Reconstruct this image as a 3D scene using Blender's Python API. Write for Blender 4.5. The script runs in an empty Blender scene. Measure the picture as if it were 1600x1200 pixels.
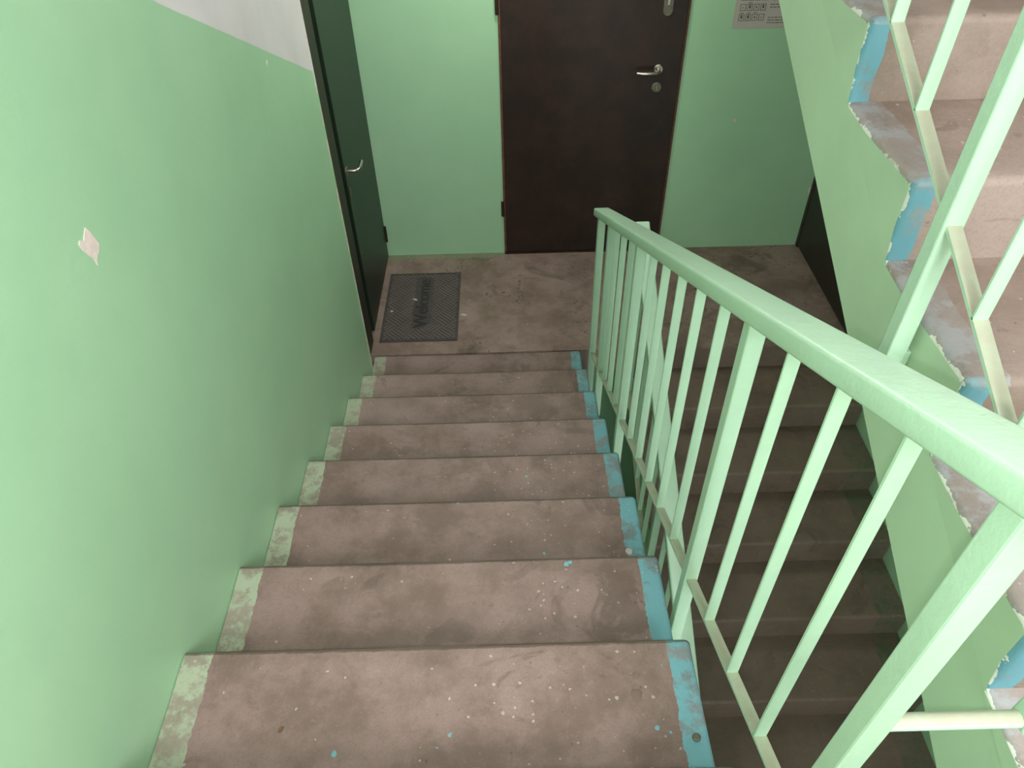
import bpy, bmesh, math, random
from mathutils import Matrix, Vector
random.seed(7)
SC = bpy.context.scene
COL = SC.collection

# ------------------------------------------------------------------ camera
cam_data = bpy.data.cameras.new('camera')
cam_data.sensor_width = 36.0
cam_data.lens = 1150.85 / 1600 * 36.0
cam_data.clip_start = 0.02
cam = bpy.data.objects.new('camera', cam_data)
COL.objects.link(cam)
YAW, PITCH, ROLL = 0.00103, 0.75583, -0.02616
CAM = Vector((0.692, -2.8452, 2.4552))
def cam_axes():
    cy, sy = math.cos(YAW), math.sin(YAW)
    f = Vector((sy*math.cos(PITCH), cy*math.cos(PITCH), -math.sin(PITCH)))
    r = Vector((cy, -sy, 0)); u = r.cross(f)
    c, s = math.cos(ROLL), math.sin(ROLL)
    return c*r + s*u, -s*r + c*u, f
_r, _u, _f = cam_axes()
m = Matrix((_r, _u, -_f)).transposed().to_4x4()
m.translation = CAM
cam.matrix_world = m
SC.camera = cam

# ------------------------------------------------------------------ world, exposure, main lights
SC.view_settings.view_transform = 'Standard'
SC.view_settings.look = 'None'
SC.view_settings.gamma = 1.0
SC.view_settings.use_curve_mapping = False
SC.view_settings.exposure = 0.0
W_ = bpy.data.worlds.new('overcast_sky'); SC.world = W_
W_.use_nodes = True
bg = W_.node_tree.nodes['Background']
bg.inputs[0].default_value = (0.80, 0.90, 1.0, 1)
bg.inputs[1].default_value = 1.0

def lamp(name, kind, loc, energy, color=(1, 1, 1), size=0.05, target=None, size_y=None):
    d = bpy.data.lights.new(name, kind); d.energy = energy; d.color = color
    if kind == 'AREA':
        d.size = size
        if size_y: d.shape = 'RECTANGLE'; d.size_y = size_y
    else:
        d.shadow_soft_size = size
    o = bpy.data.objects.new(name, d); COL.objects.link(o); o.location = loc
    if target is not None:
        o.rotation_euler = (Vector(target) - Vector(loc)).to_track_quat('-Z', 'Y').to_euler()
    return o
# the phone's flash, a few centimetres below the lens
lamp('phone_flash', 'POINT', CAM - 0.035*_u + 0.01*_f, 16.5, (1.0, 0.98, 1.0), 0.012)
# daylight from behind the camera, through an invented, unseen half landing window
lamp('window_daylight', 'AREA', (1.217, -4.16, 3.0), 92.0, (0.99, 0.97, 1.02), 1.2, (1.217, 0.0, 1.2), 1.2)
lamp('lower_stairs_fill_light', 'AREA', (1.217, -4.16, 0.38), 36.0, (0.98, 0.98, 0.98), 1.2, (1.5, 0.0, -0.2), 1.2)  # added fill for the lower flight, set outside an invented window
# added fill lights with no seen source: half landing ceiling, under upper landing
lamp('half_landing_fill_light', 'POINT', (1.2, -3.35, 3.45), 76.0, (0.99, 0.96, 1.0), 0.09)
lamp('landing_fill_light', 'POINT', (0.80, 0.40, 2.25), 25.0, (0.95, 1.0, 0.88), 0.06)

# ------------------------------------------------------------------ dimensions
T, RS = 0.30, 0.1456            # tread depth, riser height
SL = RS / T
WA = 1.0473                     # width of the near flight
XB = 1.327                      # left face of the other flights
XR = 2.434                      # right wall
YB = 0.912                      # far wall
YL = -0.10                      # end of the left wall
NS = 9
Y2 = -NS*T                      # edge of the half landing
ZH = NS*RS                      # height of the half landing
YN = -4.05                      # near wall
ZT = 4.6

# ------------------------------------------------------------------ helpers
def srgb(r, g, b):
    def c(v):
        v /= 255.0
        return v/12.92 if v <= 0.04045 else ((v+0.055)/1.055)**2.4
    return (c(r), c(g), c(b), 1.0)

class NT:
    def __init__(s, name):
        s.m = bpy.data.materials.new(name); s.m.use_nodes = True
        s.t = s.m.node_tree; s.n = s.t.nodes
        s.b = s.n['Principled BSDF']
        s.tc = s.n.new('ShaderNodeTexCoord')
    def link(s, a, b): s.t.links.new(a, b)
    def val(s, x, sock):
        if hasattr(x, 'is_linked') or isinstance(x, bpy.types.NodeSocket): s.link(x, sock)
        else: sock.default_value = x
    def noise(s, scale, vec=None, detail=4, rough=0.6, dist=0.0):
        n = s.n.new('ShaderNodeTexNoise'); n.inputs['Scale'].default_value = scale
        n.inputs['Detail'].default_value = detail; n.inputs['Roughness'].default_value = rough
        n.inputs['Distortion'].default_value = dist
        s.link(vec if vec else s.tc.outputs['Object'], n.inputs['Vector'])
        return n.outputs['Fac']
    def ramp(s, fac, a, b, ca=0.0, cb=1.0):
        n = s.n.new('ShaderNodeMapRange'); n.interpolation_type = 'SMOOTHSTEP'
        s.val(fac, n.inputs[0]); n.inputs[1].default_value = a; n.inputs[2].default_value = b
        n.inputs[3].default_value = ca; n.inputs[4].default_value = cb
        return n.outputs[0]
    def math(s, op, a, b=0.0, c=0.0):
        n = s.n.new('ShaderNodeMath'); n.operation = op
        s.val(a, n.inputs[0]); s.val(b, n.inputs[1]); s.val(c, n.inputs[2])
        return n.outputs[0]
    def mix(s, fac, a, b):
        n = s.n.new('ShaderNodeMix'); n.data_type = 'RGBA'
        s.val(fac, n.inputs[0]); s.val(a, n.inputs[6]); s.val(b, n.inputs[7])
        return n.outputs[2]
    def xyz(s, vec=None):
        n = s.n.new('ShaderNodeSeparateXYZ'); s.link(vec if vec else s.tc.outputs['Object'], n.inputs[0])
        return n.outputs[0], n.outputs[1], n.outputs[2]
    def normal(s):
        n = s.n.new('ShaderNodeNewGeometry')
        return s.xyz(n.outputs['Normal'])
    def offset_coords(s):
        """object coordinates shifted by the object's own random number, so copies differ"""
        oi = s.n.new('ShaderNodeObjectInfo')
        mul = s.math('MULTIPLY', oi.outputs['Random'], 37.0)
        add = s.n.new('ShaderNodeVectorMath'); add.operation = 'ADD'
        s.link(s.tc.outputs['Object'], add.inputs[0])
        cmb = s.n.new('ShaderNodeCombineXYZ')
        for i in range(3): s.link(mul, cmb.inputs[i])
        s.link(cmb.outputs[0], add.inputs[1])
        return add.outputs[0]
    def specks(s, scale, size, vec=None, keep=0.5):
        v = s.n.new('ShaderNodeTexVoronoi'); v.inputs['Scale'].default_value = scale
        src = vec if vec else s.tc.outputs['Object']
        n = s.n.new('ShaderNodeTexNoise'); n.inputs['Scale'].default_value = scale*1.6; n.inputs['Detail'].default_value = 3
        s.link(src, n.inputs['Vector'])
        w = s.n.new('ShaderNodeVectorMath'); w.operation = 'MULTIPLY_ADD'
        s.link(n.outputs['Color'], w.inputs[0]); w.inputs[1].default_value = (0.55/scale,)*3; s.link(src, w.inputs[2])
        s.link(w.outputs[0], v.inputs['Vector'])
        sep = s.n.new('ShaderNodeSeparateColor'); s.link(v.outputs['Color'], sep.inputs[0])
        r = s.math('MULTIPLY', sep.outputs[1], size)
        a = s.math('LESS_THAN', v.outputs['Distance'], r)
        k = s.math('LESS_THAN', sep.outputs[0], keep)
        return s.math('MULTIPLY', a, k)
    def bump(s, h, strength=0.2, dist=0.01):
        n = s.n.new('ShaderNodeBump'); n.inputs['Strength'].default_value = strength
        n.inputs['Distance'].default_value = dist
        s.link(h, n.inputs['Height']); s.link(n.outputs[0], s.b.inputs['Normal'])
    def out(s, col, rough=0.5, spec=0.5, metal=0.0):
        s.val(col, s.b.inputs['Base Color']); s.val(rough, s.b.inputs['Roughness'])
        s.b.inputs['Specular IOR Level'].default_value = spec
        s.b.inputs['Metallic'].default_value = metal
        return s.m

def simple(name, col, rough=0.5, metal=0.0, var=0.12, scale=9, spec=0.5, bump=0.0, bscale=60):
    t = NT(name)
    f = t.ramp(t.noise(scale), 0.3, 0.7)
    dark = tuple(c*(1-var) for c in col[:3]) + (1,)
    lite = tuple(min(1, c*(1+var)) for c in col[:3]) + (1,)
    c = t.mix(f, dark, lite)
    if bump: t.bump(t.noise(bscale, detail=2), bump, 0.004)
    return t.out(c, rough, spec, metal)

def link(name, bm, mats, parent=None, loc=None, smooth=False):
    me = bpy.data.meshes.new(name)
    bmesh.ops.recalc_face_normals(bm, faces=bm.faces)
    if smooth:
        for f in bm.faces: f.smooth = True
        for e in bm.edges:
            flat = any(len(f.verts) > 6 for f in e.link_faces)
            if flat or (len(e.link_faces) == 2 and e.calc_face_angle() > math.radians(40)): e.smooth = False
    bm.to_mesh(me); bm.free()
    if not isinstance(mats, (list, tuple)): mats = [mats]
    for x in mats: me.materials.append(x)
    o = bpy.data.objects.new(name, me); COL.objects.link(o)
    if parent: o.parent = parent
    if loc: o.location = loc
    return o
def link_copy(src, parent, loc):
    o = src.copy(); COL.objects.link(o); o.parent = parent; o.location = loc
    return o
def struct(o, label=None):
    o['kind'] = 'structure'
    if label: o['label'] = label
    return o
def thing(name, label, cat, loc=(0, 0, 0), group=None):
    o = bpy.data.objects.new(name, None); COL.objects.link(o); o.location = loc
    o.empty_display_size = 0.1
    o['label'] = label; o['category'] = cat
    if group: o['group'] = group
    return o
def box(bm, a, b, mi=0, bevel=0.0, seg=2):
    x0, y0, z0 = a; x1, y1, z1 = b
    v = [bm.verts.new(c) for c in ((x0,y0,z0),(x1,y0,z0),(x1,y1,z0),(x0,y1,z0),(x0,y0,z1),(x1,y0,z1),(x1,y1,z1),(x0,y1,z1))]
    fs = [bm.faces.new([v[i] for i in q]) for q in ((0,3,2,1),(4,5,6,7),(0,1,5,4),(1,2,6,5),(2,3,7,6),(3,0,4,7))]
    for f in fs: f.material_index = mi
    if bevel:
        es = {e for f in fs for e in f.edges}
        bmesh.ops.bevel(bm, geom=list(es), offset=bevel, segments=seg, affect='EDGES', profile=0.5)
def boxes(*bs, bevel=0.0):
    bm = bmesh.new()
    for a, b in bs: box(bm, a, b, bevel=bevel)
    return bm
def extrude_poly(bm, pts, axis, a, b, mi=0):
    """prism: pts in the plane across `axis`, from a to b along it"""
    def P(q, t):
        if axis == 'x': return (t, q[0], q[1])
        if axis == 'y': return (q[0], t, q[1])
        return (q[0], q[1], t)
    va = [bm.verts.new(P(q, a)) for q in pts]; vb = [bm.verts.new(P(q, b)) for q in pts]
    n = len(pts)
    fs = [bm.faces.new(va), bm.faces.new(list(reversed(vb)))]
    for i in range(n):
        fs.append(bm.faces.new([va[i], vb[i], vb[(i+1) % n], va[(i+1) % n]]))
    for f in fs: f.material_index = mi
    return fs
def tube(bm, pts, r, n=10, cap=True):
    pts = [Vector(q) for q in pts]; rings = []
    rr = r if isinstance(r, (list, tuple)) else [r]*len(pts)
    for i, q in enumerate(pts):
        d = (pts[min(i+1, len(pts)-1)] - pts[max(i-1, 0)]).normalized()
        up = Vector((0, 0, 1)) if abs(d.z) < 0.9 else Vector((1, 0, 0))
        s = d.cross(up).normalized(); u = s.cross(d)
        rings.append([bm.verts.new(q + rr[i]*(math.cos(2*math.pi*k/n)*s + math.sin(2*math.pi*k/n)*u)) for k in range(n)])
    for a, b in zip(rings, rings[1:]):
        for k in range(n): bm.faces.new([a[k], a[(k+1) % n], b[(k+1) % n], b[k]])
    if cap:
        bm.faces.new(list(reversed(rings[0]))); bm.faces.new(rings[-1])
def sloped_bar(bm, x0, x1, y0, y1, zfun, t0, t1, rnd=0.0, seg=3, n=1):
    """bar running in y along zfun(y); section x0..x1 by t0..t1 above zfun; rounded section"""
    c = []
    if rnd:
        for (cx, cz, a0) in ((x1-rnd, t1-rnd, 0), (x0+rnd, t1-rnd, 90), (x0+rnd, t0+rnd, 180), (x1-rnd, t0+rnd, 270)):
            for k in range(seg+1):
                a = math.radians(a0 + 90*k/seg); c.append((cx+rnd*math.cos(a), cz+rnd*math.sin(a)))
    else: c = [(x1, t1), (x0, t1), (x0, t0), (x1, t0)]
    rings = []
    for i in range(n+1):
        y = y0+(y1-y0)*i/n; z = zfun(y)
        rings.append([bm.verts.new((px, y, z+pz)) for px, pz in c])
    for a, b in zip(rings, rings[1:]):
        for k in range(len(c)): bm.faces.new([a[k], a[(k+1) % len(c)], b[(k+1) % len(c)], b[k]])
    bm.faces.new(list(reversed(rings[0]))); bm.faces.new(rings[-1])

# ------------------------------------------------------------------ materials
GREEN = srgb(126, 178, 126)
WHITE = srgb(205, 203, 200)
def wall_paint(name, dado=None):
    """green gloss paint up to a dado line, white limewash above; dado = (z0, slope, y0, ymin)"""
    t = NT(name); x, y, z = t.xyz()
    n = t.ramp(t.noise(2.2), 0.3, 0.7)
    g = t.mix(n, srgb(155, 197, 157), srgb(162, 203, 163))
    w = t.mix(n, srgb(196, 194, 192), srgb(210, 207, 206))
    if dado:
        z0, s, y0, ymin = dado
        yy = t.math('MAXIMUM', y, ymin)
        line = t.math('MULTIPLY_ADD', t.math('SUBTRACT', yy, y0), s, z0)
        wob = t.math('MULTIPLY', t.math('SUBTRACT', t.noise(14), 0.5), 0.008)
        above = t.math('GREATER_THAN', z, t.math('ADD', line, wob))
        c = t.mix(above, g, w)
        rough = t.math('MULTIPLY_ADD', above, 0.4, 0.38)
    else: c, rough = g, 0.38
    h = t.math('ADD', t.noise(26, detail=3), t.math('MULTIPLY', t.noise(3.0), 2.0))
    t.bump(h, 0.10, 0.006)
    return t.out(c, rough, 0.5)
M_LEFT = wall_paint('left_wall_paint', (1.477, -0.4915, -0.142, -2.7))
M_WALL = wall_paint('wall_paint', (1.62, 0.0, 0.0, -9))
M_WALL_R = wall_paint('right_wall_paint', (1.55, 0.4853, 0.0, -9))
M_WALL_N = wall_paint('near_wall_paint', (ZH+1.5, 0.0, 0.0, -9))
M_SIDE = simple('stair_side_paint', srgb(180, 209, 173), 0.45, var=0.05, scale=3, bump=0.12, bscale=30)
M_PLASTER = simple('bare_plaster', srgb(214, 200, 190), 0.9, var=0.08, scale=60)
M_WHITE = simple('white_limewash', srgb(205, 203, 200), 0.9, var=0.04)

def concrete(name, base, light, dark, step=None, floor=False):
    t = NT(name)
    v = t.offset_coords() if step else t.tc.outputs['Object']
    x, y, z = t.xyz()
    nx, ny, nz = t.normal()
    c = t.mix(t.ramp(t.noise(5.0, v, 9, 0.72), 0.38, 0.62), dark, base)
    c = t.mix(t.ramp(t.noise(2.3, v, 3), 0.45, 0.75, 0, 0.8), c, light)
    # blotches of old spills and fine grit
    c = t.mix(t.ramp(t.noise(8.0, v, 3, 0.5, 0.8), 0.60, 0.68, 0, 0.35), c, dark)
    c = t.mix(t.math('MULTIPLY', t.specks(14, 0.42, v, 0.14), 0.3), c, light)
    c = t.mix(t.math('MULTIPLY', t.specks(80, 0.30, v, 0.06), 0.55), c, srgb(205, 195, 182))
    c = t.mix(t.math('MULTIPLY', t.specks(70, 0.26, v, 0.06), 0.45), c, srgb(70, 60, 50))
    c = t.mix(t.ramp(t.noise(190, v, 3, 0.7), 0.45, 0.7, 0, 0.4), c, dark)
    c = t.mix(t.ramp(t.noise(230, v, 2), 0.58, 0.72, 0, 0.3), c, light)
    st_ = t.math('MULTIPLY', t.ramp(t.noise(6.0, v, 6, 0.62, 1.2), 0.56, 0.60), t.ramp(t.noise(2.6, v, 2), 0.40, 0.6))
    c = t.mix(t.math('MULTIPLY', st_, 0.45), c, tuple(k_*0.62 for k_ in dark[:3])+(1,))
    if floor:
        d = t.math('MULTIPLY', t.specks(60, 0.5, None, 0.55), t.ramp(t.noise(3.1, None, 3), 0.52, 0.6))
        c = t.mix(t.math('MULTIPLY', d, 0.55), c, srgb(45, 42, 36))
        c = t.mix(t.ramp(t.noise(3.4, None, 4, 0.6, 0.6), 0.56, 0.66, 0, 0.5), c, srgb(84, 74, 58))
        # green paint slopped along the foot of the far wall
        e = t.math('ADD', t.math('SUBTRACT', y, YB), t.math('MULTIPLY', t.math('SUBTRACT', t.noise(9), 0.5), 0.09))
        near = t.math('MULTIPLY', t.math('GREATER_THAN', e, -0.045), t.math('LESS_THAN', x, 0.67))
        c = t.mix(t.math('MULTIPLY', near, 0.45), c, srgb(118, 150, 108))
    if step:
        wob = t.math('MULTIPLY', t.math('SUBTRACT', t.noise(22, v, 4, 0.7), 0.5), 0.022)
        for (side, w, col, worn, where) in step:
            xx = t.math('ADD', x, wob) if side > 0 else t.math('SUBTRACT', x, wob)
            s = t.math('GREATER_THAN' if side > 0 else 'LESS_THAN', xx, w)
            if where == 'riser': s = t.math('MULTIPLY', s, t.math('GREATER_THAN', t.math('ABSOLUTE', ny), 0.25))
            if where == 'tread': s = t.math('MULTIPLY', s, t.math('GREATER_THAN', nz, 0.25))
            patch = t.ramp(t.noise(16, v, 5, 0.75), 0.52-worn*0.25, 0.66-worn*0.2)
            s2 = t.math('MULTIPLY', s, t.math('SUBTRACT', 1.0, t.math('MULTIPLY', patch, 0.5+0.4*worn)))
            c = t.mix(s2, c, col)
        if len(step) and step[0][0] > 0:
            # paint drips near the turquoise edge
            dr = t.math('MULTIPLY', t.specks(85, 0.34, v, 0.11), t.math('GREATER_THAN', x, 0.62))
            c = t.mix(t.math('MULTIPLY', dr, 0.42), c, srgb(208, 196, 184))
            du = t.math('MULTIPLY', t.specks(45, 0.24, v, 0.03), t.math('GREATER_THAN', x, 0.4))
            c = t.mix(t.math('MULTIPLY', du, 0.8), c, srgb(118, 170, 176))
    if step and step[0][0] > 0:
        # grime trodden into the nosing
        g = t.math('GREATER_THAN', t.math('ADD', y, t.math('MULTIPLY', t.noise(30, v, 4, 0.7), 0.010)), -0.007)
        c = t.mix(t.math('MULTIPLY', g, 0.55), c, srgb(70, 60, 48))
    t.bump(t.math('ADD', t.noise(120, v, 3), t.math('MULTIPLY', t.noise(18, v, 3), 1.5)), 0.22, 0.004)
    return t.out(c, t.ramp(t.noise(7, v), 0.3, 0.7, 0.5, 0.72), 0.4)
C_BASE, C_LIGHT, C_DARK = srgb(141, 120, 112), srgb(157, 136, 129), srgb(114, 96, 86)
TURQ = srgb(112, 166, 174)
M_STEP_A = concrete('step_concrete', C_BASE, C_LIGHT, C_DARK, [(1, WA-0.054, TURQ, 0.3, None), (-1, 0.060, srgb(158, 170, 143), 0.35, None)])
M_STEP_B = concrete('upper_step_concrete', srgb(143, 128, 116), srgb(157, 142, 131), srgb(126, 111, 98),
                    [(-1, 0.036, srgb(98, 150, 160), 0.0, 'riser'), (-1, 0.06, srgb(150, 152, 150), 0.5, 'tread'), (-1, 0.0005, srgb(206, 212, 196), 0.1, None)])
M_STEP_C = concrete('lower_step_concrete', srgb(158, 137, 123), srgb(168, 147, 134), srgb(140, 120, 106),
                    [(1, XR-XB-0.13, srgb(98, 122, 92), 0.6, None)])
M_FLOOR = concrete('landing_concrete', srgb(148, 127, 118), srgb(162, 141, 133), srgb(122, 103, 92), floor=True)
M_SLAB = simple('slab_concrete', srgb(140, 134, 126), 0.9)

def rail_paint(name, col, dust):
    t = NT(name); nx, ny, nz = t.normal()
    n = t.ramp(t.noise(5, detail=5), 0.3, 0.7)
    c = t.mix(n, tuple(v*0.93 for v in col[:3])+(1,), col)
    up = t.math('MULTIPLY', t.math('GREATER_THAN', nz, 0.6), dust)
    c = t.mix(t.math('MULTIPLY', up, t.ramp(t.noise(30), 0.2, 0.6, 0.75, 1.0)), c, srgb(158, 155, 132))
    t.bump(t.math('ADD', t.noise(45, detail=3), t.math('MULTIPLY', t.noise(160, detail=2), 0.4)), 0.25, 0.003)
    return t.out(c, 0.34, 0.5)
RAILCOL = srgb(178, 213, 182)
M_RAIL = rail_paint('rail_paint', RAILCOL, 0.0)
M_BAR = rail_paint('rail_paint_dusty', RAILCOL, 0.85)
def door_paint(name, a, b, rough):
    t = NT(name)
    c = t.mix(t.ramp(t.noise(7, detail=6, rough=0.7), 0.35, 0.7), a, b)
    t.bump(t.noise(180, detail=3), 0.18, 0.002)
    return t.out(c, rough, 0.4)
M_DOOR = door_paint('brown_door_steel', srgb(36, 24, 18), srgb(50, 33, 24), 0.5)
M_DOOR2 = door_paint('dark_green_door_paint', srgb(20, 36, 23), srgb(27, 42, 26), 0.42)
M_DOOR3 = door_paint('dark_door_paint', srgb(42, 40, 32), srgb(50, 44, 36), 0.5)
M_FRAME2 = door_paint('dark_frame_paint', srgb(30, 28, 20), srgb(46, 34, 25), 0.5)
M_RUST = simple('rusty_door_edge', srgb(92, 62, 42), 0.7, var=0.3, scale=40)
M_STEEL = simple('nickel', srgb(196, 186, 178), 0.28, 1.0, var=0.05)
M_DULL = simple('dull_lock_metal', srgb(112, 108, 92), 0.5, 0.6, var=0.25, scale=90)
M_BLACK = simple('black_plastic_and_gap_shade', srgb(20, 20, 20), 0.4)
M_RUBBER = simple('mat_rubber', srgb(72, 67, 65), 0.75, var=0.15, scale=14)
M_RIDGE = simple('mat_ridge_rubber', srgb(100, 89, 85), 0.65, var=0.12, scale=10)
M_LETTER = simple('mat_letter_rubber', srgb(50, 46, 45), 0.7)
M_PAPER = simple('notice_paper', srgb(176, 168, 160), 0.8, var=0.04)
M_INK = simple('grey_print', srgb(84, 82, 76), 0.8)
M_GLASSY = bpy.data.materials.new('window_glass'); M_GLASSY.use_nodes = True
nt = M_GLASSY.node_tree; nt.nodes.remove(nt.nodes['Principled BSDF'])
tr = nt.nodes.new('ShaderNodeBsdfTransparent'); gl = nt.nodes.new('ShaderNodeBsdfGlossy'); gl.inputs['Roughness'].default_value = 0.02
mx = nt.nodes.new('ShaderNodeMixShader'); mx.inputs[0].default_value = 0.08
nt.links.new(tr.outputs[0], mx.inputs[1]); nt.links.new(gl.outputs[0], mx.inputs[2])
nt.links.new(mx.outputs[0], nt.nodes['Material Output'].inputs[0])

# ------------------------------------------------------------------ room shell
ZB = -2.75
wl = struct(link('wall_left', boxes(((-0.25, YN, ZB), (0, YL, ZT)), ((-0.25, YL, ZB), (-0.0, YB, -0.16)), ((-0.25, YL, 2.12), (0, YB, ZT))), M_LEFT),
            'green left wall with a white upper part and sloping paint line')
# door recess closed behind
wf = struct(link('wall_far', boxes(((-0.25, YB, ZB), (XR+0.25, YB+0.2, ZT))), M_WALL), 'green far wall behind the brown door')
wr = struct(link('wall_right', boxes(((XR, YN, ZB), (XR+0.25, YB, ZT))), M_WALL_R), 'right wall beside the dark stairs')
wx0, wx1, wz0, wz1 = 0.617, 1.817, 2.4, 3.6
LW = 2*ZH                                   # the invented window of the lower half landing sits one storey down
wn = struct(link('wall_near', boxes(((-0.25, YN-0.2, ZB), (wx0, YN, ZT)), ((wx1, YN-0.2, ZB), (XR+0.25, YN, ZT)),
                                    ((wx0, YN-0.2, ZB), (wx1, YN, wz0-LW)), ((wx0, YN-0.2, wz1-LW), (wx1, YN, wz0)), ((wx0, YN-0.2, wz1), (wx1, YN, ZT))), M_WALL_N), 'near wall with the invented windows')
fl = struct(link('floor', boxes(((-0.25, 0.0, -0.16), (XR, YB, 0.0))), M_FLOOR), 'worn concrete floor of the landing with the doors')
struct(link('floor', boxes(((0, YN, ZH-0.16), (XR, Y2-0.012, ZH))), M_FLOOR), 'concrete floor of the half landing nearest the camera')
struct(link('floor', boxes(((0, YN, -ZH-0.16), (XR, Y2-0.012, -ZH))), M_FLOOR), 'concrete floor of the half landing below')
struct(link('floor', boxes(((0, Y2, ZB), (XR, YB, ZB+0.1))), M_FLOOR), 'concrete floor at the foot of the stair well')
struct(link('ceiling', boxes(((-0.25, 0.02, 2*ZH-0.17), (XR, YB, 2*ZH))), M_WHITE), 'underside of the upper landing')
struct(link('ceiling', boxes(((-0.25, YN, ZT), (XR+0.25, YB+0.2, ZT+0.1))), M_WHITE), 'white ceiling over the stair well')
bm = bmesh.new()
extrude_poly(bm, [(0.02, 2*ZH-0.17), (0.02, 2*ZH-0.02), (Y2, 3*ZH-0.02), (Y2, 3*ZH-0.2)], 'x', 0.0, WA)
struct(link('ceiling', bm, M_WHITE), 'sloping underside of the flight above')
# chipped arris at the end of the left wall
bm = bmesh.new()
extrude_poly(bm, [(-0.002, YL-0.004), (0.003, YL-0.004), (0.003, YL+0.004), (-0.004, YL+0.009), (-0.045, YL+0.009), (-0.045, YL)], 'z', 0.0, 2.12)
def arris_mat():
    t = NT('chipped_arris')
    x, y, z = t.xyz()
    c = t.mix(t.ramp(t.noise(11, detail=5), 0.42, 0.58), srgb(150, 182, 142), srgb(205, 190, 170))
    c = t.mix(t.math('GREATER_THAN', z, 1.40), c, srgb(214, 205, 200))
    return t.out(c, 0.7)
struct(link('trim_1', bm, arris_mat()), 'chipped vertical corner strip where the left wall meets the door')

def patch(parent, pts, place, thick=0.0012):
    """irregular flake of bare plaster lying on a wall"""
    bm = bmesh.new()
    a = [bm.verts.new(place(u, v, 0.0)) for u, v in pts]; b = [bm.verts.new(place(u, v, thick)) for u, v in pts]
    bm.faces.new(a); bm.faces.new(list(reversed(b)))
    for i in range(len(pts)): bm.faces.new([a[i], a[(i+1) % len(pts)], b[(i+1) % len(pts)], b[i]])
    return link('bare_plaster_patch', bm, M_PLASTER, parent)
onleft = lambda y0, z0: (lambda u, v, t: (t, y0+u, z0+v))
onfar = lambda x0, z0: (lambda u, v, t: (x0+u, YB-t, z0+v))
patch(wl, [(-.024,.020),(-.017,.024),(-.008,.017),(.001,.024),(.012,.030),(.018,.020),(.024,.002),(.028,-.011),(.018,-.020),(.008,-.022),(-.002,-.034),(-.003,-.022),(-.012,-.008),(-.020,.006)], onleft(-1.790, 1.797))
patch(wl, [(-.006,.007),(.002,.004),(.006,.008),(.004,-.004),(-.001,-.010)], onleft(-0.614, 1.671))
patch(wf, [(-.006,.010),(.002,.012),(.007,.002),(.005,-.010),(-.003,-.008),(-.007,.002)], onfar(1.905, 0.78))
patch(wf, [(-.03,.06),(.0,.05),(.0,-.03),(-.012,-.035),(-.02,.0),(-.035,.02)], onfar(XR-0.012, 0.50))
patch(wf, [(-.018,.02),(.0,.015),(.0,-.02),(-.01,-.028),(-.02,-.01)], onfar(XR-0.012, 0.36))

# ------------------------------------------------------------------ invented, unseen windows behind the camera
for n_, dz in ((1, 0.0), (2, -LW)):
    a, b = wz0+dz, wz1+dz
    wd = struct(link('window_%d' % n_, boxes(((wx0, YN-0.13, a), (wx1, YN-0.07, a+0.06)), ((wx0, YN-0.13, b-0.06), (wx1, YN-0.07, b)),
                                ((wx0, YN-0.13, a+0.06), (wx0+0.06, YN-0.07, b-0.06)), ((wx1-0.06, YN-0.13, a+0.06), (wx1, YN-0.07, b-0.06)),
                                ((1.187, YN-0.13, a+0.06), (1.247, YN-0.07, b-0.06))), M_WHITE), 'invented, unseen white two-pane window of a half landing')
    link('pane', boxes(((wx0+0.06, YN-0.104, a+0.06), (1.187, YN-0.1, b-0.06))), M_GLASSY, wd)
    link('pane', boxes(((1.247, YN-0.104, a+0.06), (wx1-0.06, YN-0.1, b-0.06))), M_GLASSY, wd)

# ------------------------------------------------------------------ doors
def lever(bm, base, out, along, down=Vector((0, 0, -1)), L=0.115, r=0.0085):
    base, out, along = Vector(base), Vector(out), Vector(along)
    pts = [base, base+out*0.03, base+out*0.046+along*0.006, base+out*0.052+along*0.02, base+out*0.053+along*0.05,
           base+out*0.052+along*0.09, base+out*0.046+along*L]
    tube(bm, pts, [r*0.8, r*0.8, r*0.9, r, r*1.05, r, r*0.7], 10)
def disc(bm, c, nrm, r, h, n=20):
    tube(bm, [Vector(c), Vector(c)+Vector(nrm)*h*0.6, Vector(c)+Vector(nrm)*h], [r, r, r*0.82], n)

DX0, DX1, DZ = 0.674, 1.590, 2.05
d1 = struct(link('door_1', boxes(((DX0+0.012, YB-0.016, 0.012), (DX1-0.012, YB-0.001, DZ-0.012)), bevel=0.003), M_DOOR), 'dark brown steel door in the far wall')
d1['category'] = 'door'
link('door_frame', boxes(((DX0, YB-0.010, 0.0), (DX0+0.012, YB-0.0005, DZ)), ((DX1-0.012, YB-0.010, 0.0), (DX1, YB-0.0005, DZ)), ((DX0+0.012, YB-0.010, DZ-0.012), (DX1-0.012, YB-0.0005, DZ))), M_RUST, d1)
link('threshold', boxes(((DX0, YB-0.02, 0.0), (DX1, YB-0.001, 0.011))), M_DOOR, d1)
for z in (0.30, 1.38):
    bm = bmesh.new(); tube(bm, [(DX0-0.004, YB-0.014, z-0.045), (DX0-0.004, YB-0.014, z+0.045)], 0.009, 10)
    link('hinge', bm, M_DOOR, d1)
hz, hx = 1.062, 1.468
bm = bmesh.new(); disc(bm, (hx, YB-0.016, hz), (0, -1, 0), 0.025, 0.008)
rose = link('handle_rose', bm, M_STEEL, d1, smooth=True)
bm = bmesh.new(); lever(bm, (hx, YB-0.020, hz), (0, -1, 0), (-1, 0, 0))
link('lever', bm, M_STEEL, rose, smooth=True)
bm = bmesh.new(); disc(bm, (hx, YB-0.016, hz-0.09), (0, -1, 0), 0.026, 0.008)
esc = link('lock_escutcheon', bm, M_DULL, d1, smooth=True)
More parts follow.
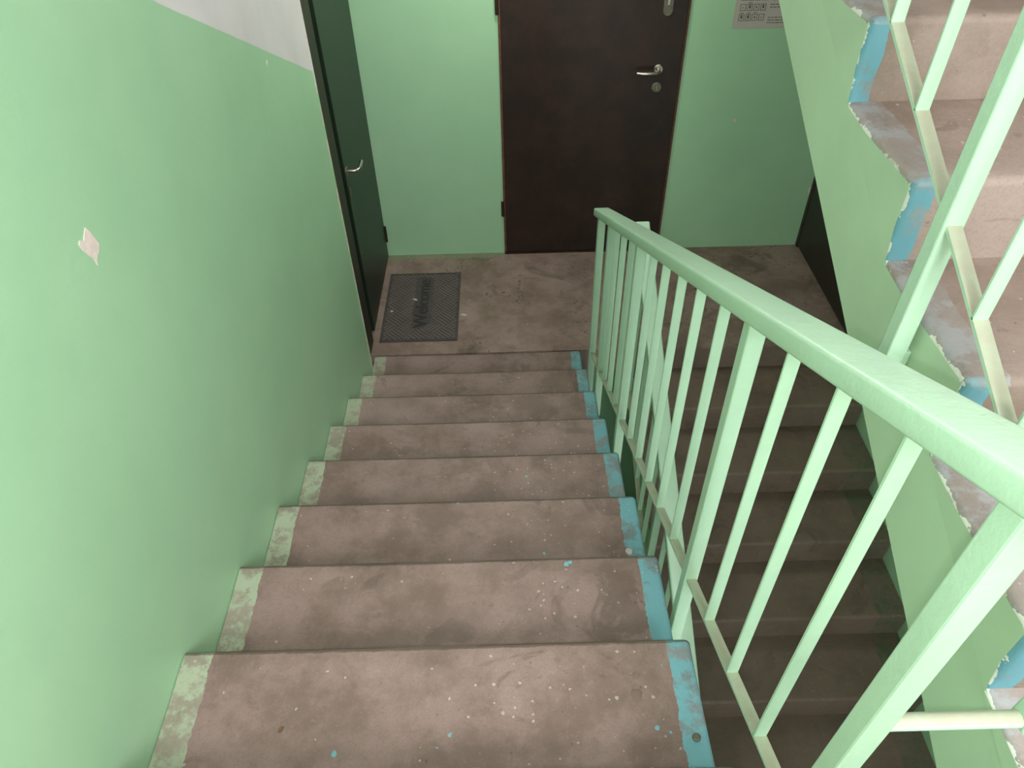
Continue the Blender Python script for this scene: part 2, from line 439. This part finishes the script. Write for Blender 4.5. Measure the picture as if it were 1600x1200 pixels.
link('key_cylinder', boxes(((hx-0.005, YB-0.027, hz-0.104), (hx+0.005, YB-0.023, hz-0.080)), bevel=0.002), M_STEEL, esc)
bm = bmesh.new()
pl = [(hx-0.0+0.022*math.cos(math.radians(a))+0.012, 1.335+0.022*math.sin(math.radians(a))) for a in range(180, 361, 20)] + \
     [(hx+0.012+0.022*math.cos(math.radians(a)), 1.47+0.022*math.sin(math.radians(a))) for a in range(0, 181, 20)]
extrude_poly(bm, pl, 'y', YB-0.024, YB-0.016)
lc = link('lock_plate', bm, M_DULL, d1)
link('key_cylinder', boxes(((hx+0.005, YB-0.030, 1.36), (hx+0.019, YB-0.024, 1.39)), bevel=0.002), M_STEEL, lc)

# left door, in the recess at the end of the left wall
d2 = struct(link('door_2', boxes(((-0.075, 0.185, 0.010), (-0.020, YB-0.02, 2.05)), bevel=0.003), M_DOOR2), 'dark green door at the end of the left wall')
d2['category'] = 'door'
link('door_frame', boxes(((-0.12, YL+0.010, 0.0), (-0.020, 0.115, 2.10)), ((-0.12, YB-0.016, 0.0), (-0.030, YB-0.001, 2.10)), ((-0.12, 0.115, 2.06), (-0.040, YB-0.016, 2.10))), M_FRAME2, d2)
link('door_backing', boxes(((-0.14, YL+0.010, 0.0), (-0.12, YB-0.001, 2.11))), M_FRAME2, d2)
link('door_gap_shade', boxes(((-0.12, 0.115, 0.0), (-0.045, 0.184, 2.06))), M_BLACK, d2)  # black filler standing in for the shade in the gap beside the leaf
bm = bmesh.new(); disc(bm, (-0.020, 0.215, 0.905), (1, 0, 0), 0.022, 0.006)
rose = link('handle_rose', bm, M_DULL, d2, smooth=True)
bm = bmesh.new(); lever(bm, (-0.016, 0.215, 0.905), (1, 0, 0), (0, 1, 0), L=0.085)
link('lever', bm, M_STEEL, rose, smooth=True)
link('keyhole_cover', boxes(((-0.020, 0.200, 0.775), (-0.016, 0.222, 0.825)), bevel=0.0015), M_DULL, d2)
for z in (0.16, 1.75):
    bm = bmesh.new(); tube(bm, [(-0.018, YB-0.022, z-0.05), (-0.018, YB-0.022, z+0.05)], 0.009, 10)
    link('hinge', bm, M_DOOR, d2)

# right door, on the right wall of the landing
d3 = struct(link('door_3', boxes(((XR-0.016, 0.03, 0.012), (XR-0.001, YB-0.03, 2.05)), bevel=0.003), M_DOOR3), 'dark door in the right wall of the landing')
d3['category'] = 'door'
link('door_frame', boxes(((XR-0.020, -0.02, 0.0), (XR-0.0005, 0.028, 2.1)), ((XR-0.020, YB-0.028, 0.0), (XR-0.0005, YB-0.001, 2.1)), ((XR-0.020, 0.028, 2.052), (XR-0.0005, YB-0.028, 2.1))), M_DOOR3, d3)
bm = bmesh.new(); lever(bm, (XR-0.018, 0.11, 1.0), (-1, 0, 0), (0, 1, 0)); link('lever', bm, M_STEEL, d3, smooth=True)

# ------------------------------------------------------------------ stairs
def step_mesh(width, nose_r=0.014, end=None, face=1):
    """one step; local origin on the nosing line at x=0. face=+1: riser faces +y, tread runs to -y.
    material 0 = tread and riser, 1 = painted end face"""
    bm = bmesh.new()
    NX = 16
    prof = [(-T, -0.0), (-T*0.7, -0.0015), (-T*0.35, -0.002), (-nose_r-0.03, -0.001)]
    for k in range(5):
        a = math.radians(90 - 90*k/4); prof.append((-nose_r + nose_r*math.cos(a), -nose_r + nose_r*math.sin(a)))
    prof += [(0.001, -RS*0.6), (0.0, -RS)]
    # rounded arris at the open end(s): shrink the profile near the end
    stations = [(i/NX*width, 0.0) for i in range(NX+1)]
    rr = 0.012
    def arc(x0, sgn):
        return [(x0 - sgn*rr*(1-math.sin(math.radians(a))), rr*(1-math.cos(math.radians(a)))) for a in (0, 30, 60, 90)]
    st = [s for s in stations if s[0] > rr*1.5 or end != 'left']
    st = [s for s in st if s[0] < width-rr*1.5 or end != 'right']
    if end == 'right': st += [(width-rr+rr*math.sin(math.radians(a)), rr*(1-math.cos(math.radians(a)))) for a in (0, 30, 60, 90)]
    if end == 'left': st = [(rr-rr*math.sin(math.radians(a)), rr*(1-math.cos(math.radians(a)))) for a in (90, 60, 30, 0)] + st
    prof2 = [(-T, -0.004)] + prof
    rows = []
    for (x, sh) in st:
        row = []
        wear = 0.003*math.exp(-((x/width-0.45)/0.28)**2)
        for (i, (y, z)) in enumerate(prof2):
            j = random.uniform(-.0006, .0006)
            zz = z - wear*(1 if 3 <= i <= 7 else 0) + j
            yy = y - (sh if i > 4 else 0)*(1 if i > 5 else 0.5)
            if i <= 7: zz -= sh
            if i == 1: yy, zz = -T, -sh*0.5
            if i == 0: yy, zz = -T, -sh*0.5-0.004
            if i == len(prof2)-1: yy, zz = 0.0, -RS-0.004
            row.append(bm.verts.new((x, face*yy, zz)))
        rows.append(row)
    for a, b in zip(rows, rows[1:]):
        for k in range(len(prof2)-1): bm.faces.new([a[k], b[k], b[k+1], a[k+1]])
        bm.faces.new([a[-1], b[-1], b[0], a[0]])
    f0 = bm.faces.new(rows[0]); f1 = bm.faces.new(list(reversed(rows[-1])))
    f0.material_index = 1; f1.material_index = 1
    return bm
def flight(name_label, x0, width, nosings, mats, end, face, thick):
    t = thing('stair_flight', name_label, 'stairs', (x0, 0, 0))
    first = None
    for (y, z) in nosings:
        if first is None:
            first = link('step', step_mesh(width, end=end, face=face), mats, t, (0, y, z), smooth=True)
        else: link_copy(first, t, (0, y, z))
    (ya, za), (yb, zb) = nosings[0], nosings[-1]
    # sloping slab under the steps
    ye = yb - face*T
    bm = bmesh.new()
    e = 0.001
    i0, i1 = (0.0, width-0.001) if end == 'right' else (0.001, width)
    extrude_poly(bm, [(ya, za-RS-e), (ye, zb-e), (ye, zb-thick), (ya, za-RS-thick)], 'x', i0, i1, 0)
    sl = link('sloping_slab', bm, [mats[1]], t)
    return t
# A: the flight in front of the camera, going down to the landing
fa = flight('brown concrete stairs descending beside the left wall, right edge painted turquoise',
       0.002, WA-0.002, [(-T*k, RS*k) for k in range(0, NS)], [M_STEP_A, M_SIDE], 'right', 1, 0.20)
# B: the flight going up on the right
yB1 = -1.512; zB1 = 13*RS - 0.003
flight('pale concrete stairs rising on the right with blue riser edges and green side',
       XB, XR-XB-0.002, [(yB1 + T*(j-1) , zB1 + RS*j) for j in range(-3, 5)], [M_STEP_B, M_SIDE], 'left', -1, 0.20)
# C: the dark flight going down below it
flight('dark brown lower stairs seen through the railing, below the rising stairs',
       XB, XR-XB-0.002, [(-T*j, -RS*j) for j in range(0, NS)], [M_STEP_C, M_SIDE], 'left', -1, 0.20)

# ------------------------------------------------------------------ railings
def railing(label, xc, sgn, zr, y_far, y_near, posts, bals, x_side, cross=None, short=None):
    """zr = bottom-bar top height at y=-1.5; sgn = slope of z over y"""
    t = thing('stair_railing', label, 'railing', (xc, 0, 0))
    zb = lambda y: zr + sgn*SL*(y+1.5)
    H = 0.722
    bm = bmesh.new(); sloped_bar(bm, -0.031, 0.031, y_far, y_near, lambda y: zb(y)+H, 0.0, 0.038, 0.007, 3, 8)
    link('handrail', bm, M_RAIL, t, smooth=True)
    ys = sorted(posts)
    edges = [min(y_far, y_near)+0.01] + [v for p_ in ys for v in (p_-0.015, p_+0.015)] + [max(y_far, y_near)-0.01]
    for a, b in zip(edges[0::2], edges[1::2]):
        if b-a < 0.03: continue
        lo = a if a != edges[0] else None
        aa = a; bb = b
        if lo is None: aa = a + 0.0
        bm = bmesh.new(); sloped_bar(bm, -0.0105, 0.0105, aa, bb, zb, -0.007, 0.0)
        link('bottom_bar', bm, M_BAR, t)
        bm = bmesh.new(); sloped_bar(bm, -0.0105, 0.0105, aa, bb, lambda y: zb(y)+H, -0.006, 0.0)
        link('top_bar', bm, M_RAIL, t)
    for y in posts:
        zt = zb(y)+H; z0 = (short or {}).get(y, zb(y)-0.27)
        bm = bmesh.new(); sloped = 0.015*SL
        box(bm, (-0.015, y-0.015, z0), (0.015, y+0.015, zt-0.002), bevel=0.003)
        po = link('post', bm, M_RAIL, t)
        if short and y in short: continue
        s = (x_side-xc)
        a, b = sorted((s, 0.015*(1 if s > 0 else -1)))
        link('fixing_stub', boxes(((a, y-0.009, z0+0.002), (b, y+0.009, z0+0.03)), bevel=0.002), M_RAIL, po)
    first = None
    for y in bals:
        if first is None:
            bm = bmesh.new()
            box(bm, (-0.0105, -0.003, -0.004), (0.0105, 0.003, H-0.004), bevel=0.0012, seg=1)
            first = link('baluster', bm, M_RAIL, t, (0, y, zb(y)))
        else: link_copy(first, t, (0, y, zb(y)))
    if cross:
        (y, z, xa, xb) = cross
        bm = bmesh.new(); r = 0.0105
        tube(bm, [(xa-xc, y, z), (xa-xc+0.003, y, z), (xa-xc+0.012, y, z), (xb-xc, y, z)], [r*0.55, r*0.9, r, r], 14)
        link('cross_bar', bm, M_BAR, t, smooth=True)
    return t
railing('nearest light green railing with its thick handrail crossing in front of the camera', 1.077, -1, 0.796, -0.19, -2.95,
        [-0.215, -0.49, -1.035, -1.951, -2.517],
        [-0.62, -0.755, -0.90, -1.21, -1.356, -1.508, -1.655, -1.805, -2.099, -2.239, -2.376, -2.66, -2.80], WA,
        cross=(-2.4915, 1.552, 1.083, 1.2845))
railing('light green railing on the rising stairs at the right edge of the picture', 1.300, 1, 2.147, -0.35, -2.56,
        [-0.45, -1.08, -1.966, -2.4915],
        [-0.57, -0.69, -0.82, -0.95, -1.22, -1.36, -1.505, -1.65, -1.802, -2.105, -2.254, -2.38], XB, short={-2.4915: 1.5415})
railing('green railing of the dark lower stairs, seen behind the nearest railing', 1.260, 1, 0.159-0.76, -0.138, -2.62,
        [-0.19, -1.08, -1.98, -2.56],
        [-0.29, -0.42, -0.55, -0.68, -0.81, -0.94, -1.23, -1.38, -1.53, -1.68, -1.83, -2.12, -2.26, -2.40], XB)

# ------------------------------------------------------------------ doormat
mx0, mx1, my0, my1 = 0.012, 0.418, 0.098, 0.706
mat_t = thing('doormat', 'dark grey rubber doormat with raised lettering by the left door', 'doormat', (mx0, my0, 0))
mw, mh = mx1-mx0, my1-my0
link('rubber_base', boxes(((0, 0, 0.0005), (mw, mh, 0.005)), bevel=0.0015), M_RUBBER, mat_t)
link('border_rim', boxes(((0, 0, 0.005), (mw, 0.008, 0.0075)), ((0, mh-0.008, 0.005), (mw, mh, 0.0075)), ((0, 0.008, 0.005), (0.008, mh-0.008, 0.0075)), ((mw-0.008, 0.008, 0.005), (mw, mh-0.008, 0.0075))), M_RUBBER, mat_t)
bm = bmesh.new()
cell = 0.09; q = cell/5
c45 = math.cos(math.radians(45))
for i in range(-10, 12):
    for j in range(-10, 12):
        cx, cy = mw/2 + (i-j)*cell*c45, mh/2 + (i+j)*cell*c45
        if not (-0.06 < cx < mw+0.06 and -0.06 < cy < mh+0.06): continue
        for k in range(5):
            off = (k-2)*q
            if (i+j) % 2: a, b = (-cell/2, off), (cell/2, off)
            else: a, b = (off, -cell/2), (off, cell/2)
            R_ = lambda v: (cx+(v[0]-v[1])*c45, cy+(v[0]+v[1])*c45)
            A, B = R_(a), R_(b)
            # clip the ridge to the mat and to the plain field round the word
            pts = [(A[0]+(B[0]-A[0])*s/8, A[1]+(B[1]-A[1])*s/8) for s in range(9)]
            ok = [0.012 < p_[0] < mw-0.012 and 0.012 < p_[1] < mh-0.012 and not (abs(p_[0]-0.205) < 0.045 and 0.10 < p_[1] < 0.56) for p_ in pts]
            run = [p_ for p_, o_ in zip(pts, ok) if o_]
            if len(run) < 2: continue
            A, B = Vector((*run[0], 0)), Vector((*run[-1], 0))
            d = (B-A).normalized(); n = Vector((-d.y, d.x, 0))*q*0.28
            lo = [A+n, A-n, B-n, B+n]
            va = [bm.verts.new((v.x, v.y, 0.005)) for v in lo]; vb = [bm.verts.new((v.x, v.y, 0.0078)) for v in lo]
            bm.faces.new(vb)
            for s in range(4): bm.faces.new([va[s], va[(s+1) % 4], vb[(s+1) % 4], vb[s]])
rp = link('ridge_pattern', bm, M_RIDGE, mat_t); rp['kind'] = 'stuff'
def text_mesh(name, body, size, ext, mat, parent, loc, rot, xs=1.0):
    cu = bpy.data.curves.new(name, 'FONT'); cu.body = body; cu.size = size; cu.extrude = ext
    cu.align_x = 'CENTER'; cu.align_y = 'CENTER'; cu.offset = 0.0015
    o = bpy.data.objects.new(name, cu); COL.objects.link(o)
    dg = bpy.context.evaluated_depsgraph_get()
    me = bpy.data.meshes.new_from_object(o.evaluated_get(dg))
    bpy.data.objects.remove(o); bpy.data.curves.remove(cu)
    me.materials.clear(); me.materials.append(mat); me.name = name
    o = bpy.data.objects.new(name, me); COL.objects.link(o); o.parent = parent
    o.location = loc; o.rotation_euler = rot; o.scale = (xs, 1, 1)
    return o
text_mesh('lettering', 'Welcome', 0.095, 0.0012, M_LETTER, mat_t, (0.205, 0.33, 0.0068), (0, 0, math.radians(90)), 1.15)

# ------------------------------------------------------------------ notice on the far wall
px0, px1, pz0, pz1 = 1.804, 2.10, 1.239, 1.449
pt = thing('paper_notice', 'white printed paper notice on the far green wall right of the brown door', 'notice', (px0, YB, pz0))
link('sheet', boxes(((0, -0.0012, 0), (px1-px0, -0.0004, pz1-pz0))), M_PAPER, pt)
bm = bmesh.new()
def mark(x0, z0, x1, z1): box(bm, (x0, -0.0017, z0), (x1, -0.0012, z1))
for r_i in range(4):
    for c_i in range(4):
        x0 = 0.024 + c_i*0.032 + 0.0005*r_i; z0 = 0.035 + r_i*0.045
        w, h, l = 0.026, 0.030, 0.0024
        mark(x0, z0, x0+w, z0+l); mark(x0, z0+h-l, x0+w, z0+h)
        mark(x0, z0+l, x0+l, z0+h-l); mark(x0+w-l, z0+l, x0+w, z0+h-l)
        s = random.choice((0.004, 0.006, 0.009)); mark(x0+w/2-s/2, z0+h*0.35, x0+w/2+s/2, z0+h*0.35+s*1.6)
        if random.random() < .4: mark(x0+0.003, z0+h+0.004, x0+w-0.004, z0+h+0.0065)
ic = link('printed_symbols', bm, M_INK, pt); ic['kind'] = 'stuff'
bm = bmesh.new()
for z in (0.022, 0.034, 0.046, 0.092, 0.104, 0.124, 0.136, 0.148, 0.165, 0.178):
    x = 0.166 + random.choice((0, 0, 0.008))
    while x < 0.275:
        L = random.uniform(0.006, 0.022); mark(x, z, min(x+L, 0.28), z+0.0035); x += L+0.003
tl = link('printed_lines', bm, M_INK, pt); tl['kind'] = 'stuff'

# ------------------------------------------------------------------ invented, unseen lamp under the upper landing
lt = thing('added_ceiling_lamp', 'invented, unseen small round ceiling lamp under the upper landing', 'lamp', (0.80, 0.40, 2*ZH-0.17))
bm = bmesh.new(); tube(bm, [(0, 0, 0), (0, 0, -0.03)], 0.07, 24); link('lamp_base', bm, M_BLACK, lt)

# ------------------------------------------------------------------ small litter and marks
def blob(bm, r, h, n=9, jit=0.3):
    ring = [(r*(1+random.uniform(-jit, jit))*math.cos(2*math.pi*k/n), r*(1+random.uniform(-jit, jit))*math.sin(2*math.pi*k/n)) for k in range(n)]
    lo = [bm.verts.new((x, y, 0)) for x, y in ring]; hi = [bm.verts.new((x*0.7, y*0.7, h)) for x, y in ring]
    bm.faces.new(list(reversed(lo))); bm.faces.new(hi)
    for k in range(n): bm.faces.new([lo[k], lo[(k+1) % n], hi[(k+1) % n], hi[k]])
def litter(name, label, cat, loc, r, h, mat, sx=1.0, rz=0.0):
    bm = bmesh.new(); blob(bm, r, h)
    bmesh.ops.scale(bm, vec=(sx, 1, 1), verts=bm.verts)
    bmesh.ops.rotate(bm, cent=(0, 0, 0), matrix=Matrix.Rotation(rz, 3, 'Z'), verts=bm.verts)
    o = link(name, bm, mat, None, loc); o['label'] = label; o['category'] = cat
    return o
M_SCRAP = simple('scrap_paper', srgb(196, 184, 170), 0.8)
M_CRUMB = simple('brown_crumb', srgb(112, 84, 48), 0.8)
litter('paper_scrap', 'tiny pale paper scrap lying on the middle of the doormat', 'scrap', (0.172, 0.452, 0.0082), 0.008, 0.003, M_SCRAP, 1.8, -0.5)
litter('paper_scrap', 'tiny pale crumb near the left edge of the doormat', 'scrap', (0.052, 0.352, 0.0082), 0.006, 0.003, M_SCRAP, 1.4, 0.2)
litter('paper_scrap', 'tiny pale scrap on the landing floor just right of the doormat', 'scrap', (0.445, 0.315, 0.0005), 0.009, 0.003, M_SCRAP, 2.0, -0.4)
litter('debris_crumb', 'small brown crumb on the nearest tread, left side', 'crumb', (0.233, -2.266, 7*RS-0.003), 0.004, 0.004, M_CRUMB, 1.7, 0.9)
M_TURQ = simple('turquoise_paint_spot', TURQ, 0.5, var=0.1)
M_PALE = simple('pale_paint_spot', srgb(206, 192, 182), 0.6)
M_STAIN = simple('brown_stain', srgb(112, 92, 84), 0.6)
def spot(x, y, k, r, mat, sx=1.0, dz=-0.0028, name='paint_spot'):
    bm = bmesh.new(); blob(bm, r, 0.0022, 12, 0.22)
    bmesh.ops.scale(bm, vec=(sx, 1, 1), verts=bm.verts)
    return link(name, bm, mat, fa, (x-0.002, y, k*RS+dz))
spot(0.343, -2.313, 7, 0.008, M_TURQ, 0.8); spot(0.816, -1.823, 6, 0.009, M_TURQ); spot(0.826, -1.818, 6, 0.006, M_TURQ, 1.2)
spot(0.951, -2.281, 7, 0.006, M_TURQ); spot(0.975, -2.29, 7, 0.004, M_TURQ, 0.8); spot(1.003, -1.694, 5, 0.012, M_PALE)
spot(0.921, -2.219, 7, 0.017, M_STAIN, 0.8)
bm = bmesh.new(); tube(bm, [(0, 0, -0.006), (0, 0, 0.003), (0, 0, 0.0045)], [0.008, 0.008, 0.0055], 12)
link('bolt', bm, M_DULL, fa, (1.019, -2.301, 7*RS-0.001))
